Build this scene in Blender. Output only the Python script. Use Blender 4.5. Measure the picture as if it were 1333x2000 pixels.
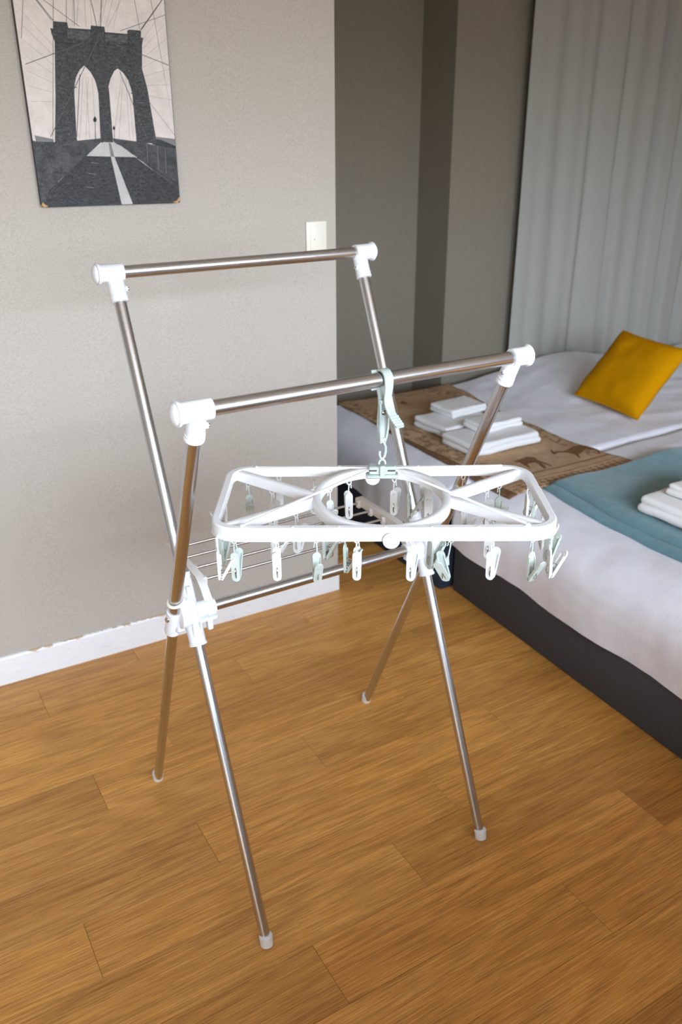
import bpy, bmesh, math, random
from mathutils import Vector, Matrix, noise

for o in list(bpy.data.objects):
    bpy.data.objects.remove(o, do_unlink=True)
scene = bpy.context.scene
C = scene.collection
random.seed(7)
V = Vector
PI = math.pi

# ------------------------------------------------------------------ camera
cam_d = bpy.data.cameras.new('camera')
cam = bpy.data.objects.new('camera', cam_d)
C.objects.link(cam)
cam_d.sensor_fit = 'VERTICAL'
cam_d.sensor_height = 36.0
cam_d.lens = 1640.35 * 36.0 / 2000.0
cam_d.clip_start = 0.02
CAM = V((-1.3862, -2.3580, 1.55))
yaw, pitch, roll = 0.5308856, 0.4261835, -0.0049313
fw = V((math.sin(yaw) * math.cos(pitch), math.cos(yaw) * math.cos(pitch), -math.sin(pitch)))
rt = V((math.cos(yaw), -math.sin(yaw), 0))
up = rt.cross(fw)
rt2 = math.cos(roll) * rt + math.sin(roll) * up
up2 = -math.sin(roll) * rt + math.cos(roll) * up
m = Matrix((rt2, up2, -fw)).transposed().to_4x4()
m.translation = CAM
cam.matrix_world = m
cam_d.dof.use_dof = True
cam_d.dof.focus_distance = 1.5
cam_d.dof.aperture_fstop = 5.0
scene.camera = cam

# ------------------------------------------------------------------ world, light, exposure
world = bpy.data.worlds.new('world')
scene.world = world
world.use_nodes = True
wt = world.node_tree
bgn = wt.nodes['Background']
# overcast daylight: bright sky above the horizon, dull street and buildings below it
wtc = wt.nodes.new('ShaderNodeTexCoord')
wsep = wt.nodes.new('ShaderNodeSeparateXYZ')
wramp = wt.nodes.new('ShaderNodeValToRGB')
wmap = wt.nodes.new('ShaderNodeMapRange')
wmap.inputs['From Min'].default_value = -1.0
wmap.inputs['From Max'].default_value = 1.0
wt.links.new(wtc.outputs['Generated'], wsep.inputs[0])
wt.links.new(wsep.outputs['Z'], wmap.inputs['Value'])
wt.links.new(wmap.outputs['Result'], wramp.inputs['Fac'])
cr_ = wramp.color_ramp
cr_.elements[0].position, cr_.elements[0].color = 0.47, (0.10, 0.10, 0.10, 1)
cr_.elements[1].position, cr_.elements[1].color = 1.0, (0.72, 0.86, 1.04, 1)
for p_, c_ in ((0.50, (0.16, 0.16, 0.165, 1)), (0.54, (0.53, 0.61, 0.70, 1)), (0.66, (0.70, 0.84, 1.02, 1))):
    e_ = cr_.elements.new(p_)
    e_.color = c_
wt.links.new(wramp.outputs['Color'], bgn.inputs['Color'])
bgn.inputs['Strength'].default_value = 31.0

# portal in the balcony window behind the photographer: the sky enters here
pd = bpy.data.lights.new('window_portal', 'AREA')
pd.shape = 'RECTANGLE'
pd.size, pd.size_y = 3.2, 1.96
pd.cycles.is_portal = True
po = bpy.data.objects.new('window_portal', pd)
C.objects.link(po)
po.location = (-0.80, -3.98, 1.28)
po.rotation_euler = (V((-0.80, 0, 1.28)) - V(po.location)).to_track_quat('-Z', 'Y').to_euler()

scene.view_settings.view_transform = 'Standard'
scene.view_settings.look = 'None'
scene.view_settings.gamma = 1.0
scene.view_settings.use_curve_mapping = False
scene.view_settings.exposure = 0.0


# ------------------------------------------------------------------ material helpers
def srgb(r, g, b):
    def f(c):
        c /= 255.0
        return c / 12.92 if c <= 0.04045 else ((c + 0.055) / 1.055) ** 2.4
    return (f(r), f(g), f(b), 1.0)


class NT:
    def __init__(self, name):
        self.m = bpy.data.materials.new(name)
        self.m.use_nodes = True
        self.t = self.m.node_tree
        self.b = self.t.nodes['Principled BSDF']

    def n(self, typ, **kw):
        nd = self.t.nodes.new(typ)
        for k, v in kw.items():
            if k.startswith('i_'):
                key = k[2:]
                key = int(key) if key.isdigit() else key
                nd.inputs[key].default_value = v
            else:
                setattr(nd, k, v)
        return nd

    def l(self, a, b):
        self.t.links.new(a, b)

    def coord(self, scale=(1, 1, 1), kind='Object', rot=(0, 0, 0)):
        tc = self.n('ShaderNodeTexCoord')
        mp = self.n('ShaderNodeMapping')
        mp.inputs['Scale'].default_value = scale
        mp.inputs['Rotation'].default_value = rot
        self.l(tc.outputs[kind], mp.inputs['Vector'])
        return mp.outputs['Vector']

    def noise(self, vec, scale, detail=4, rough=0.55, dist=0.0):
        nd = self.n('ShaderNodeTexNoise')
        nd.inputs['Scale'].default_value = scale
        nd.inputs['Detail'].default_value = detail
        nd.inputs['Roughness'].default_value = rough
        nd.inputs['Distortion'].default_value = dist
        if vec is not None:
            self.l(vec, nd.inputs['Vector'])
        return nd.outputs['Fac']

    def ramp(self, fac, stops):
        nd = self.n('ShaderNodeValToRGB')
        cr = nd.color_ramp
        while len(cr.elements) < len(stops):
            cr.elements.new(0.5)
        for e, (p, c) in zip(cr.elements, stops):
            e.position = p
            e.color = c
        self.l(fac, nd.inputs['Fac'])
        return nd.outputs['Color']

    def mix(self, fac, a, b, blend='MIX'):
        nd = self.n('ShaderNodeMix', data_type='RGBA', blend_type=blend)
        for sock, val in ((nd.inputs[0], fac), (nd.inputs[6], a), (nd.inputs[7], b)):
            if isinstance(val, (int, float, tuple)):
                sock.default_value = val
            else:
                self.l(val, sock)
        return nd.outputs[2]

    def math(self, op, a, b=0.0, c=None):
        nd = self.n('ShaderNodeMath', operation=op)
        vals = (a, b) if c is None else (a, b, c)
        for s, v in zip(nd.inputs, vals):
            if isinstance(v, (int, float)):
                s.default_value = v
            else:
                self.l(v, s)
        return nd.outputs[0]

    def bump(self, h, strength=0.3, dist=0.002):
        nd = self.n('ShaderNodeBump')
        nd.inputs['Strength'].default_value = strength
        nd.inputs['Distance'].default_value = dist
        self.l(h, nd.inputs['Height'])
        self.l(nd.outputs['Normal'], self.b.inputs['Normal'])

    def col(self, v):
        if isinstance(v, tuple):
            self.b.inputs['Base Color'].default_value = v
        else:
            self.l(v, self.b.inputs['Base Color'])

    def set(self, **kw):
        for k, v in kw.items():
            self.b.inputs[k.replace('_', ' ')].default_value = v
        return self


M = {}


def plain(name, col, rough=0.5, var=0.06, scale=60, metallic=0.0, bump=0.0, bdist=0.001, sheen=0.0, sss=0.0, spec=0.5):
    t = NT(name)
    v = t.coord()
    f = t.noise(v, scale, 4)
    c0 = tuple(x * (1 - var) for x in col[:3]) + (1,)
    c1 = tuple(min(1, x * (1 + var)) for x in col[:3]) + (1,)
    t.col(t.ramp(f, [(0.3, c0), (0.7, c1)]))
    t.set(Roughness=rough, Metallic=metallic)
    t.b.inputs['Specular IOR Level'].default_value = spec
    if sheen:
        t.b.inputs['Sheen Weight'].default_value = sheen
    if bump:
        t.bump(f, bump, bdist)
    M[name] = t.m
    return t


# wallpaper: fine mottled paper; grey beige on the partition, darker taupe in the sleeping alcove
def paper(name, k0, k1, k2, k3):
    t = NT(name)
    v = t.coord()
    f1 = t.noise(v, 260, 3, 0.6)
    f2 = t.noise(v, 9, 4)
    c = t.ramp(f1, [(0.30, srgb(*k0)), (0.5, srgb(*k1)), (0.72, srgb(*k2))])
    c = t.mix(t.math('MULTIPLY', f2, 0.12), c, srgb(*k3))
    t.col(c)
    t.set(Roughness=0.75)
    t.bump(t.noise(v, 420, 2), 0.08, 0.0006)
    M[name] = t.m


paper('wallpaper', (174, 166, 155), (186, 179, 169), (195, 188, 179), (170, 162, 149))
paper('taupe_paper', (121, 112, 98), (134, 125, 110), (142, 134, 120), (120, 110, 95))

plain('ceiling_white', srgb(214, 211, 204), 0.9, 0.02)

# baseboard: white paint, scuffed, bare tan where the top edge is chipped
t = NT('baseboard_paint')
v = t.coord()
sc = t.coord((3.0, 3.0, 16.0))
sep = t.n('ShaderNodeSeparateXYZ')
tc = t.n('ShaderNodeTexCoord')
t.l(tc.outputs['Object'], sep.inputs[0])
white = t.ramp(t.noise(sc, 5, 6, 0.7), [(0.28, srgb(226, 226, 227)), (0.40, srgb(240, 241, 243)), (0.8, srgb(246, 247, 248))])
scuff = t.math('GREATER_THAN', t.noise(t.coord((4, 4, 30)), 7, 5, 0.7), 0.66)
c = t.mix(t.math('MULTIPLY', scuff, 0.45), white, srgb(150, 145, 140))
edge = t.math('ADD', sep.outputs['Z'], t.math('MULTIPLY', t.math('SUBTRACT', t.noise(v, 11, 5, 0.7), 0.5), 0.05))
chip = t.math('GREATER_THAN', edge, 0.0925)
c = t.mix(chip, c, srgb(196, 170, 136))
t.col(c)
t.set(Roughness=0.45)
M['baseboard'] = t.m


# oak vinyl planks: grain runs along X
def plank_mat():
    t = NT('oak_plank')
    tc = t.n('ShaderNodeTexCoord')
    oi = t.n('ShaderNodeObjectInfo')
    off = t.n('ShaderNodeVectorMath', operation='SCALE')
    off.inputs[0].default_value = (37.0, 11.3, 5.0)
    t.l(oi.outputs['Random'], off.inputs['Scale'])
    add = t.n('ShaderNodeVectorMath', operation='ADD')
    t.l(tc.outputs['Object'], add.inputs[0])
    t.l(off.outputs[0], add.inputs[1])

    def mp(s):
        x = t.n('ShaderNodeMapping')
        x.inputs['Scale'].default_value = s
        t.l(add.outputs[0], x.inputs['Vector'])
        return x.outputs[0]
    broad = t.noise(mp((1.3, 9.0, 1)), 1.0, 3, 0.5, 0.6)
    field = t.noise(mp((0.75, 5.2, 1)), 1.0, 2, 0.45, 0.35)
    contour = t.math('ABSOLUTE', t.math('SINE', t.math('MULTIPLY', field, 46.0)))
    fine = t.noise(mp((7.0, 330.0, 1)), 1.0, 4, 0.6, 0.15)
    pore = t.noise(mp((16.0, 560.0, 1)), 1.0, 2, 0.5)
    c = t.ramp(broad, [(0.25, srgb(186, 126, 58)), (0.5, srgb(214, 153, 74)), (0.75, srgb(232, 172, 90))])
    c = t.mix(t.math('MULTIPLY', t.math('POWER', contour, 3.0), 0.36), c, srgb(140, 88, 38))
    c = t.mix(0.42, c, t.ramp(fine, [(0.34, srgb(138, 84, 30)), (0.5, srgb(206, 145, 69)), (0.66, srgb(248, 196, 118))]), 'MIX')
    c = t.mix(t.math('MULTIPLY', t.math('GREATER_THAN', pore, 0.60), 0.28), c, srgb(96, 58, 26))
    # plank to plank tone
    tone = t.ramp(oi.outputs['Random'], [(0.0, (0.84, 0.82, 0.79, 1)), (0.5, (1.0, 1.0, 1.0, 1)), (1.0, (1.10, 1.09, 1.06, 1))])
    c = t.mix(1.0, c, tone, 'MULTIPLY')
    t.col(c)
    t.set(Roughness=0.42)
    t.bump(fine, 0.12, 0.0006)
    return t.m


M['plank'] = plank_mat()
plain('floor_underlay', srgb(84, 54, 28), 0.8)

# brushed stainless steel
t = NT('stainless')
v = t.coord()
f = t.noise(v, 700, 2, 0.5)
t.col(t.ramp(f, [(0.3, srgb(194, 195, 198)), (0.7, srgb(215, 216, 219))]))
t.set(Metallic=1.0, Roughness=0.27)
M['steel'] = t.m
t = NT('chrome')
t.col(t.ramp(t.noise(t.coord(), 300, 2), [(0.3, srgb(190, 190, 190)), (0.7, srgb(215, 215, 215))]))
t.set(Metallic=1.0, Roughness=0.15)
M['chrome'] = t.m

plain('white_plastic', srgb(226, 227, 231), 0.32, 0.015, 40)
plain('hanger_plastic', srgb(230, 230, 231), 0.35, 0.012, 40)
plain('peg_white', srgb(224, 225, 223), 0.35, 0.02, 60)
plain('peg_green', srgb(186, 195, 186), 0.3, 0.03, 60)
plain('hook_green', srgb(176, 186, 180), 0.3, 0.03, 60)
plain('silver_plastic', srgb(214, 208, 201), 0.38, 0.03, 60)
plain('ivory_rubber', srgb(228, 220, 206), 0.5, 0.03, 60)
plain('dark_detail', srgb(70, 66, 62), 0.5, 0.05)
plain('switch_ivory', srgb(236, 230, 218), 0.4, 0.01)
plain('window_frame_white', srgb(230, 230, 230), 0.5, 0.02)

# fabrics
t = plain('charcoal_fabric', srgb(74, 73, 76), 0.9, 0.30, 420, bump=0.4, bdist=0.0012, spec=0.2)
t = plain('navy_fabric', srgb(50, 56, 72), 0.9, 0.25, 420, bump=0.4, bdist=0.0012, spec=0.2)

t = NT('white_cotton')
v = t.coord()
stripe = t.n('ShaderNodeTexWave', wave_type='BANDS', bands_direction='Y')
stripe.inputs['Scale'].default_value = 24.0
stripe.inputs['Distortion'].default_value = 0.4
t.l(v, stripe.inputs['Vector'])
f = t.noise(v, 14, 4)
c = t.ramp(f, [(0.3, srgb(230, 230, 239)), (0.7, srgb(240, 240, 248))])
c = t.mix(t.math('MULTIPLY', stripe.outputs['Fac'], 0.10), c, srgb(206, 205, 214))
t.col(c)
t.set(Roughness=0.8)
t.b.inputs['Sheen Weight'].default_value = 0.15
t.bump(t.noise(t.coord((9, 16, 9)), 1.2, 3, 0.5), 0.22, 0.010)
M['cotton'] = t.m

t = plain('towel_terry', srgb(240, 239, 238), 0.95, 0.03, 300, bump=0.7, bdist=0.002, spec=0.15)
t = plain('yellow_weave', srgb(200, 138, 2), 0.9, 0.10, 240, bump=0.5, bdist=0.0015, spec=0.06)
t = plain('teal_fleece', srgb(106, 142, 150), 0.95, 0.10, 26, bump=0.3, bdist=0.002, spec=0.15, sheen=0.35)
t = plain('print_brown', srgb(126, 90, 58), 0.9, 0.12, 90, spec=0.15)

# tan runner blanket: mottled, woven border bands across the near end, dark hems
t = NT('runner_brown')
v = t.coord()
tc = t.n('ShaderNodeTexCoord')
sep = t.n('ShaderNodeSeparateXYZ')
t.l(tc.outputs['Object'], sep.inputs[0])
X, Y = sep.outputs['X'], sep.outputs['Y']
f = t.noise(v, 30, 5, 0.65)
base = t.ramp(f, [(0.3, srgb(176, 145, 113)), (0.7, srgb(196, 166, 134))])


def band(t, s, lo, hi):
    return t.math('MULTIPLY', t.math('GREATER_THAN', s, lo), t.math('LESS_THAN', s, hi))


dark = srgb(122, 86, 54)
# wobbling stripe lines across the width
wob = t.math('ADD', Y, t.math('MULTIPLY', t.math('SUBTRACT', t.noise(v, 18, 2), 0.5), 0.016))
for lo, hi in ((-0.306, -0.296), (-0.344, -0.339)):
    base = t.mix(t.math('MULTIPLY', band(t, wob, lo, hi), 0.8), base, dark)
# lattice band
chk = t.n('ShaderNodeTexChecker')
chk.inputs['Scale'].default_value = 1.0
t.l(t.coord((46, 60, 1), rot=(0, 0, 0.78)), chk.inputs['Vector'])
lat = t.math('MULTIPLY', chk.outputs['Fac'], band(t, Y, -0.436, -0.362))
lat = t.math('MULTIPLY', lat, t.math('GREATER_THAN', t.noise(v, 55, 3), 0.42))
base = t.mix(t.math('MULTIPLY', lat, 0.75), base, dark)
# side hems: scattered motif along both long edges
mot = t.math('GREATER_THAN', t.noise(v, 38, 3, 0.6), 0.53)
he = t.math('ADD', band(t, X, 0.44, 0.54), band(t, X, 0.93, 1.03))
he = t.math('MULTIPLY', t.math('MULTIPLY', he, mot), t.math('GREATER_THAN', Y, -0.28))
base = t.mix(t.math('MULTIPLY', he, 0.65), base, dark)
base = t.mix(t.math('MULTIPLY', t.math('LESS_THAN', X, 0.447), 0.85), base, srgb(104, 74, 48))
t.col(base)
t.set(Roughness=0.95)
t.b.inputs['Specular IOR Level'].default_value = 0.15
t.bump(t.noise(v, 320, 2), 0.4, 0.0012)
M['runner_brown'] = t.m

plain('curtain_grey', srgb(164, 163, 156), 0.9, 0.04, 220, bump=0.15, bdist=0.0006, spec=0.15)

# print inks
for nm, col in (('ink_sky', (218, 209, 203)), ('ink_stone', (44, 45, 45)), ('ink_stone_light', (66, 67, 67)),
                ('ink_deck', (30, 31, 34)), ('ink_rail', (48, 50, 52)), ('ink_white', (186, 184, 183)),
                ('ink_cable', (74, 72, 71)), ('ink_horizon', (120, 118, 118)), ('ink_dark', (30, 32, 36))):
    t = NT(nm)
    v = t.coord()
    k = srgb(*col)
    f = t.noise(t.coord((70, 1, 190)) if nm in ('ink_stone', 'ink_deck', 'ink_stone_light') else v, 1.0 if nm in ('ink_stone', 'ink_deck', 'ink_stone_light') else 30, 5, 0.7)
    var = 0.45 if nm in ('ink_stone', 'ink_deck', 'ink_rail', 'ink_stone_light') else 0.05
    t.col(t.ramp(f, [(0.36, tuple(x * (1 - var) for x in k[:3]) + (1,)), (0.64, tuple(min(1, x * (1 + var * 2)) for x in k[:3]) + (1,))]))
    t.set(Roughness=0.20)
    t.b.inputs['Specular IOR Level'].default_value = 0.4
    t.bump(t.noise(v, 210, 4, 0.6, 1.8), 0.75, 0.0016)
    M[nm] = t.m
plain('board_edge', srgb(52, 54, 56), 0.7, 0.1)
plain('board_worn', srgb(190, 152, 104), 0.8, 0.15)


# ------------------------------------------------------------------ mesh helpers
class MB:
    def __init__(self):
        self.v, self.f, self.mi = [], [], []
        self.cur = 0

    def add(self, vs, fs):
        b = len(self.v)
        self.v += [tuple(p) for p in vs]
        for q in fs:
            self.f.append(tuple(b + i for i in q))
            self.mi.append(self.cur)
        return self

    @staticmethod
    def frame(d):
        d = V(d).normalized()
        a = V((0, 0, 1)) if abs(d.z) < 0.9 else V((1, 0, 0))
        u = d.cross(a).normalized()
        return d, u, d.cross(u).normalized()

    def lathe(self, p0, d, prof, n=20, cap0=True, cap1=True):
        """prof: (distance along d, radius)"""
        d, u, w = self.frame(d)
        p0 = V(p0)
        vs, fs = [], []
        for tt, r in prof:
            for k in range(n):
                a = 2 * PI * k / n
                vs.append(p0 + d * tt + (u * math.cos(a) + w * math.sin(a)) * r)
        for i in range(len(prof) - 1):
            for k in range(n):
                k2 = (k + 1) % n
                fs.append((i * n + k, i * n + k2, (i + 1) * n + k2, (i + 1) * n + k))
        if cap0:
            fs.append(tuple(reversed(range(n))))
        if cap1:
            o = (len(prof) - 1) * n
            fs.append(tuple(o + k for k in range(n)))
        return self.add(vs, fs)

    def tube(self, a, b, r, n=20, bev=0.0):
        a, b = V(a), V(b)
        L = (b - a).length
        prof = [(0, r), (L, r)] if not bev else [(0, r - bev), (bev, r), (L - bev, r), (L, r - bev)]
        return self.lathe(a, b - a, prof, n)

    def path(self, pts, r, n=8, closed=False):
        pts = [V(p) for p in pts]
        N = len(pts)
        vs, fs = [], []
        prev = None
        for i, p in enumerate(pts):
            if closed:
                d = (pts[(i + 1) % N] - pts[i - 1]).normalized()
            else:
                d = (pts[min(i + 1, N - 1)] - pts[max(i - 1, 0)]).normalized()
            if prev is None:
                _, u, w = self.frame(d)
            else:
                u = (prev - d * prev.dot(d)).normalized()
                w = d.cross(u)
            prev = u
            rr = r[i] if isinstance(r, (list, tuple)) else r
            for k in range(n):
                a = 2 * PI * k / n
                vs.append(p + (u * math.cos(a) + w * math.sin(a)) * rr)
        rng = N if closed else N - 1
        for i in range(rng):
            j = (i + 1) % N
            for k in range(n):
                k2 = (k + 1) % n
                fs.append((i * n + k, i * n + k2, j * n + k2, j * n + k))
        if not closed:
            fs.append(tuple(reversed(range(n))))
            fs.append(tuple((N - 1) * n + k for k in range(n)))
        return self.add(vs, fs)

    def sweep(self, pts, sec, closed=True, upv=(0, 0, 1)):
        """sec: (sideways, up) section points, side = dir x up"""
        pts = [V(p) for p in pts]
        N, n = len(pts), len(sec)
        upv = V(upv)
        vs, fs = [], []
        for i, p in enumerate(pts):
            if closed:
                d0 = (pts[i] - pts[i - 1]).normalized()
                d1 = (pts[(i + 1) % N] - pts[i]).normalized()
            else:
                d0 = (pts[i] - pts[max(i - 1, 0)])
                d1 = (pts[min(i + 1, N - 1)] - pts[i])
                d0 = d0.normalized() if d0.length > 0 else d1.normalized()
                d1 = d1.normalized() if d1.length > 0 else d0
            d = (d0 + d1).normalized()
            s = d.cross(upv).normalized()
            k = 1.0 / max(0.5, d.dot(d1))
            for (a, b) in sec:
                vs.append(p + s * a * k + upv * b)
        for i in range(N if closed else N - 1):
            j = (i + 1) % N
            for k in range(n):
                k2 = (k + 1) % n
                fs.append((i * n + k, j * n + k, j * n + k2, i * n + k2))
        if not closed:
            fs.append(tuple(range(n)))
            fs.append(tuple(reversed([(N - 1) * n + k for k in range(n)])))
        return self.add(vs, fs)

    def box(self, c, s, bev=0.0, rot=None, seg=1):
        bm = bmesh.new()
        bmesh.ops.create_cube(bm, size=1.0)
        for q in bm.verts:
            q.co = V((q.co.x * s[0], q.co.y * s[1], q.co.z * s[2]))
        if bev:
            bmesh.ops.bevel(bm, geom=bm.edges[:] + bm.verts[:], offset=bev, segments=seg, profile=0.5, affect='EDGES')
        bm.verts.index_update()
        vs = []
        for q in bm.verts:
            p = q.co.copy()
            if rot is not None:
                p = rot @ p
            vs.append(p + V(c))
        fs = [tuple(q.index for q in f.verts) for f in bm.faces]
        bm.free()
        return self.add(vs, fs)

    def bar(self, a, b, w, h, bev=0.0, upv=(0, 0, 1)):
        """rectangular bar between two points: w sideways, h along up"""
        a, b = V(a), V(b)
        d = (b - a)
        L = d.length
        d.normalize()
        s = d.cross(V(upv)).normalized()
        u = s.cross(d).normalized()
        rot = Matrix((d, s, u)).transposed()
        return self.box((a + b) / 2, (L, w, h), bev, rot)

    def prism(self, poly, o, au, av, th, center=True):
        """extrude a 2D polygon, thickness along au x av"""
        o, au, av = V(o), V(au), V(av)
        nn = au.cross(av).normalized()
        n = len(poly)
        off = -th / 2 if center else 0
        vs = [o + au * p[0] + av * p[1] + nn * off for p in poly]
        vs += [o + au * p[0] + av * p[1] + nn * (off + th) for p in poly]
        fs = [tuple(reversed(range(n))), tuple(range(n, 2 * n))]
        for k in range(n):
            k2 = (k + 1) % n
            fs.append((k, k2, n + k2, n + k))
        return self.add(vs, fs)

    def ringprism(self, outer, inner, o, au, av, th):
        """plate with a hole; outer and inner loops have equal point counts"""
        o, au, av = V(o), V(au), V(av)
        nn = au.cross(av).normalized()
        n = len(outer)
        vs = []
        for lp in (outer, inner):
            for s in (-th / 2, th / 2):
                vs += [o + au * p[0] + av * p[1] + nn * s for p in lp]
        A, B, Cc, D = 0, n, 2 * n, 3 * n
        fs = []
        for k in range(n):
            k2 = (k + 1) % n
            fs += [(A + k, A + k2, B + k2, B + k), (Cc + k2, Cc + k, D + k, D + k2),
                   (B + k, B + k2, D + k2, D + k), (A + k2, A + k, Cc + k, Cc + k2)]
        return self.add(vs, fs)

    def mesh(self, name, mats, smooth=True, angle=40):
        me = bpy.data.meshes.new(name)
        me.from_pydata(self.v, [], self.f)
        if not isinstance(mats, (list, tuple)):
            mats = [mats]
        for mm in mats:
            me.materials.append(M[mm])
        if len(mats) > 1:
            me.polygons.foreach_set('material_index', self.mi)
        bm = bmesh.new()
        bm.from_mesh(me)
        bmesh.ops.recalc_face_normals(bm, faces=bm.faces[:])
        bm.to_mesh(me)
        bm.free()
        if smooth:
            me.polygons.foreach_set('use_smooth', [True] * len(me.polygons))
            me.set_sharp_from_angle(angle=math.radians(angle))
        me.update()
        return me

    def build(self, name, mats, parent=None, smooth=True, angle=40):
        return link(name, self.mesh(name, mats, smooth, angle), parent)


def tag(o, label, cat, group=None):
    o['label'] = label
    o['category'] = cat
    if group:
        o['group'] = group
    return o


def empty(name, loc, rz=0.0, local=False):
    o = bpy.data.objects.new(name, None)
    o.empty_display_size = 0.05
    C.objects.link(o)
    o.location = loc
    o.rotation_euler = (0, 0, rz)
    if local:
        LOCALS.add(o.name)
    return o


LOCALS = set()


def link(name, data, parent=None):
    o = bpy.data.objects.new(name, data)
    C.objects.link(o)
    if parent is not None:
        o.parent = parent
        if parent.type == 'EMPTY' and parent.name not in LOCALS:
            o.matrix_parent_inverse = Matrix.Translation(-V(parent.location))
    return o


def struct(o):
    o['kind'] = 'structure'
    return o


def grid(fn, nu, nv, wrap=False):
    vs = [fn(i / (nu - 1), j / (nv - 1)) for i in range(nu) for j in range(nv)]
    fs = [(i * nv + j, (i + 1) * nv + j, (i + 1) * nv + j + 1, i * nv + j + 1) for i in range(nu - 1) for j in range(nv - 1)]
    return vs, fs


def lerp_tab(tab, x):
    if x <= tab[0][0]:
        return tab[0][1]
    for (a, va), (b, vb) in zip(tab, tab[1:]):
        if x <= b:
            k = (x - a) / (b - a)
            return va + (vb - va) * k
    return tab[-1][1]


def smooth01(x):
    x = max(0.0, min(1.0, x))
    return x * x * (3 - 2 * x)


# ------------------------------------------------------------------ room shell
XL, XR, YB, YF, ZC = -2.5, 3.6, -3.95, 1.18, 2.45
WT = 0.12

# floor: underlay slab with the oak planks laid on it
mb = MB().box(((XL + XR) / 2, (YB + YF) / 2, -0.055), (XR - XL + 0.2, YF - YB + 0.2, 0.10))
floor = struct(mb.build('floor', 'plank', smooth=False))
PW, PL, G = 0.15, 0.90, 0.0006
pm = MB().box((0, 0, -0.0025), (PL - G, PW - G, 0.005), 0.0005).mesh('plank', 'plank', True, 30)
joints = {(-0.82): -0.53, (-0.67): -0.177, (-1.42): -0.822, (-1.27): -0.525, (-1.57): -0.26}
k = -22
y = -0.82 - 12 * PW
row = 0
while y < YF:
    yk = round(y, 2)
    jx = None
    for q, jv in joints.items():
        if abs(q - yk) < 0.01:
            jx = jv
    if jx is None:
        jx = ((row * 0.317 + 0.11) % 0.9) - 0.9
    x0 = jx
    while x0 > XL:
        x0 -= PL
    while x0 < XR:
        # whole plank kept when it lies in the walkable room around the rack
        if x0 + PL > -2.3 and x0 < 0.75 and y > -2.7 and y < 0.6:
            if not (x0 + PL < -0.02 and y > 0.03):
                o = link('plank', pm, floor)
                o.location = (x0 + PL / 2, y + PW / 2, 0.0)
        x0 += PL
    y += PW
    row += 1
for o in floor.children:
    o.matrix_parent_inverse = Matrix.Identity(4)

# partition wall carrying the picture and the switch (turned one degree)
ex, ey = -0.016, 0.0
slope = -0.0175
px0 = XL - 0.1
poly = [(px0, slope * (px0 - ex)), (ex, ey), (ex, YF + 0.05), (px0, YF + 0.05)]
wp = struct(MB().prism(poly, (0, 0, ZC / 2 - 0.01), (1, 0, 0), (0, 1, 0), ZC + 0.02).build('wall_partition', 'wallpaper', smooth=False))
# alcove wall and the projecting wall beside the curtain
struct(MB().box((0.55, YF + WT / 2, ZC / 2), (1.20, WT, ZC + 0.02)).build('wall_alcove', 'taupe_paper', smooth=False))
CX, CY = 1.131, 0.93
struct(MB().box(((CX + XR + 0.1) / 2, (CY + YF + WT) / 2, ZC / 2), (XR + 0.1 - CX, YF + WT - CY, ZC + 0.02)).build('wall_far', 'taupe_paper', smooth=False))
struct(MB().box((XR + WT / 2, (YB + CY) / 2, ZC / 2), (WT, CY - YB, ZC + 0.02)).build('wall_right', 'wallpaper', smooth=False))
struct(MB().box((XL - WT / 2, (YB + 0.03) / 2, ZC / 2), (WT, 0.02 - YB, ZC + 0.02)).build('wall_left', 'wallpaper', smooth=False))
struct(MB().box(((XL + XR) / 2, (YB + YF) / 2, ZC + 0.06), (XR - XL + 0.3, YF - YB + 0.3, 0.12)).build('ceiling', 'ceiling_white', smooth=False))
# wall behind the photographer, with the balcony window opening
wx0, wx1, wz0, wz1 = -2.40, 0.80, 0.30, 2.26
mb = MB()
mb.box(((XL + wx0) / 2, YB - WT / 2, ZC / 2), (wx0 - XL, WT, ZC))
mb.box(((XR + wx1) / 2, YB - WT / 2, ZC / 2), (XR - wx1, WT, ZC))
mb.box(((wx0 + wx1) / 2, YB - WT / 2, (wz1 + ZC) / 2), (wx1 - wx0, WT, ZC - wz1))
mb.box(((wx0 + wx1) / 2, YB - WT / 2, wz0 / 2), (wx1 - wx0, WT, wz0))
struct(mb.build('wall_back', 'wallpaper', smooth=False))
# added low block, unseen behind the camera; keeps window light off the near floor
struct(MB().box((-0.55, -2.78, 0.56), (2.5, 0.12, 1.12), 0.006).build('light_blocker', 'wallpaper', smooth=False))
mb = MB()
for xx in (wx0 + 0.02, (wx0 + wx1) / 2, wx1 - 0.02):
    mb.box((xx, YB - 0.08, (wz0 + wz1) / 2), (0.045, 0.05, wz1 - wz0), 0.004)
for zz in (wz0 + 0.02, wz1 - 0.02):
    mb.box(((wx0 + wx1) / 2, YB - 0.08, zz), (wx1 - wx0, 0.05, 0.045), 0.004)
struct(mb.build('window_1', 'window_frame_white'))

# baseboard along the partition wall
bl = 2.5
mb = MB()
prof = [(0.0, 0.0), (0.009, 0.0), (0.009, 0.088), (0.006, 0.093), (0.0, 0.094)]
ca, sa = math.cos(math.atan(slope)), math.sin(math.atan(slope))
dvec = V((ca, sa, 0))
nvec = V((sa, -ca, 0))
mb.prism(prof, V((ex, ey, 0)) - dvec * (bl / 2), nvec, (0, 0, 1), bl)
bb = struct(mb.build('baseboard_partition', 'baseboard', smooth=False))


def wallpt(x, out, z):
    """point on the partition wall face, 'out' metres into the room"""
    p = V((x, slope * (x - ex), z))
    return p + nvec * out


# ------------------------------------------------------------------ drying rack
RK = empty('drying_rack', (-0.615, -0.92, 0))
tag(RK, 'folding stainless steel laundry drying rack with white plastic joints', 'drying rack')


def yA(z):
    return -1.221 + (0.577 / 1.294) * z


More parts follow.
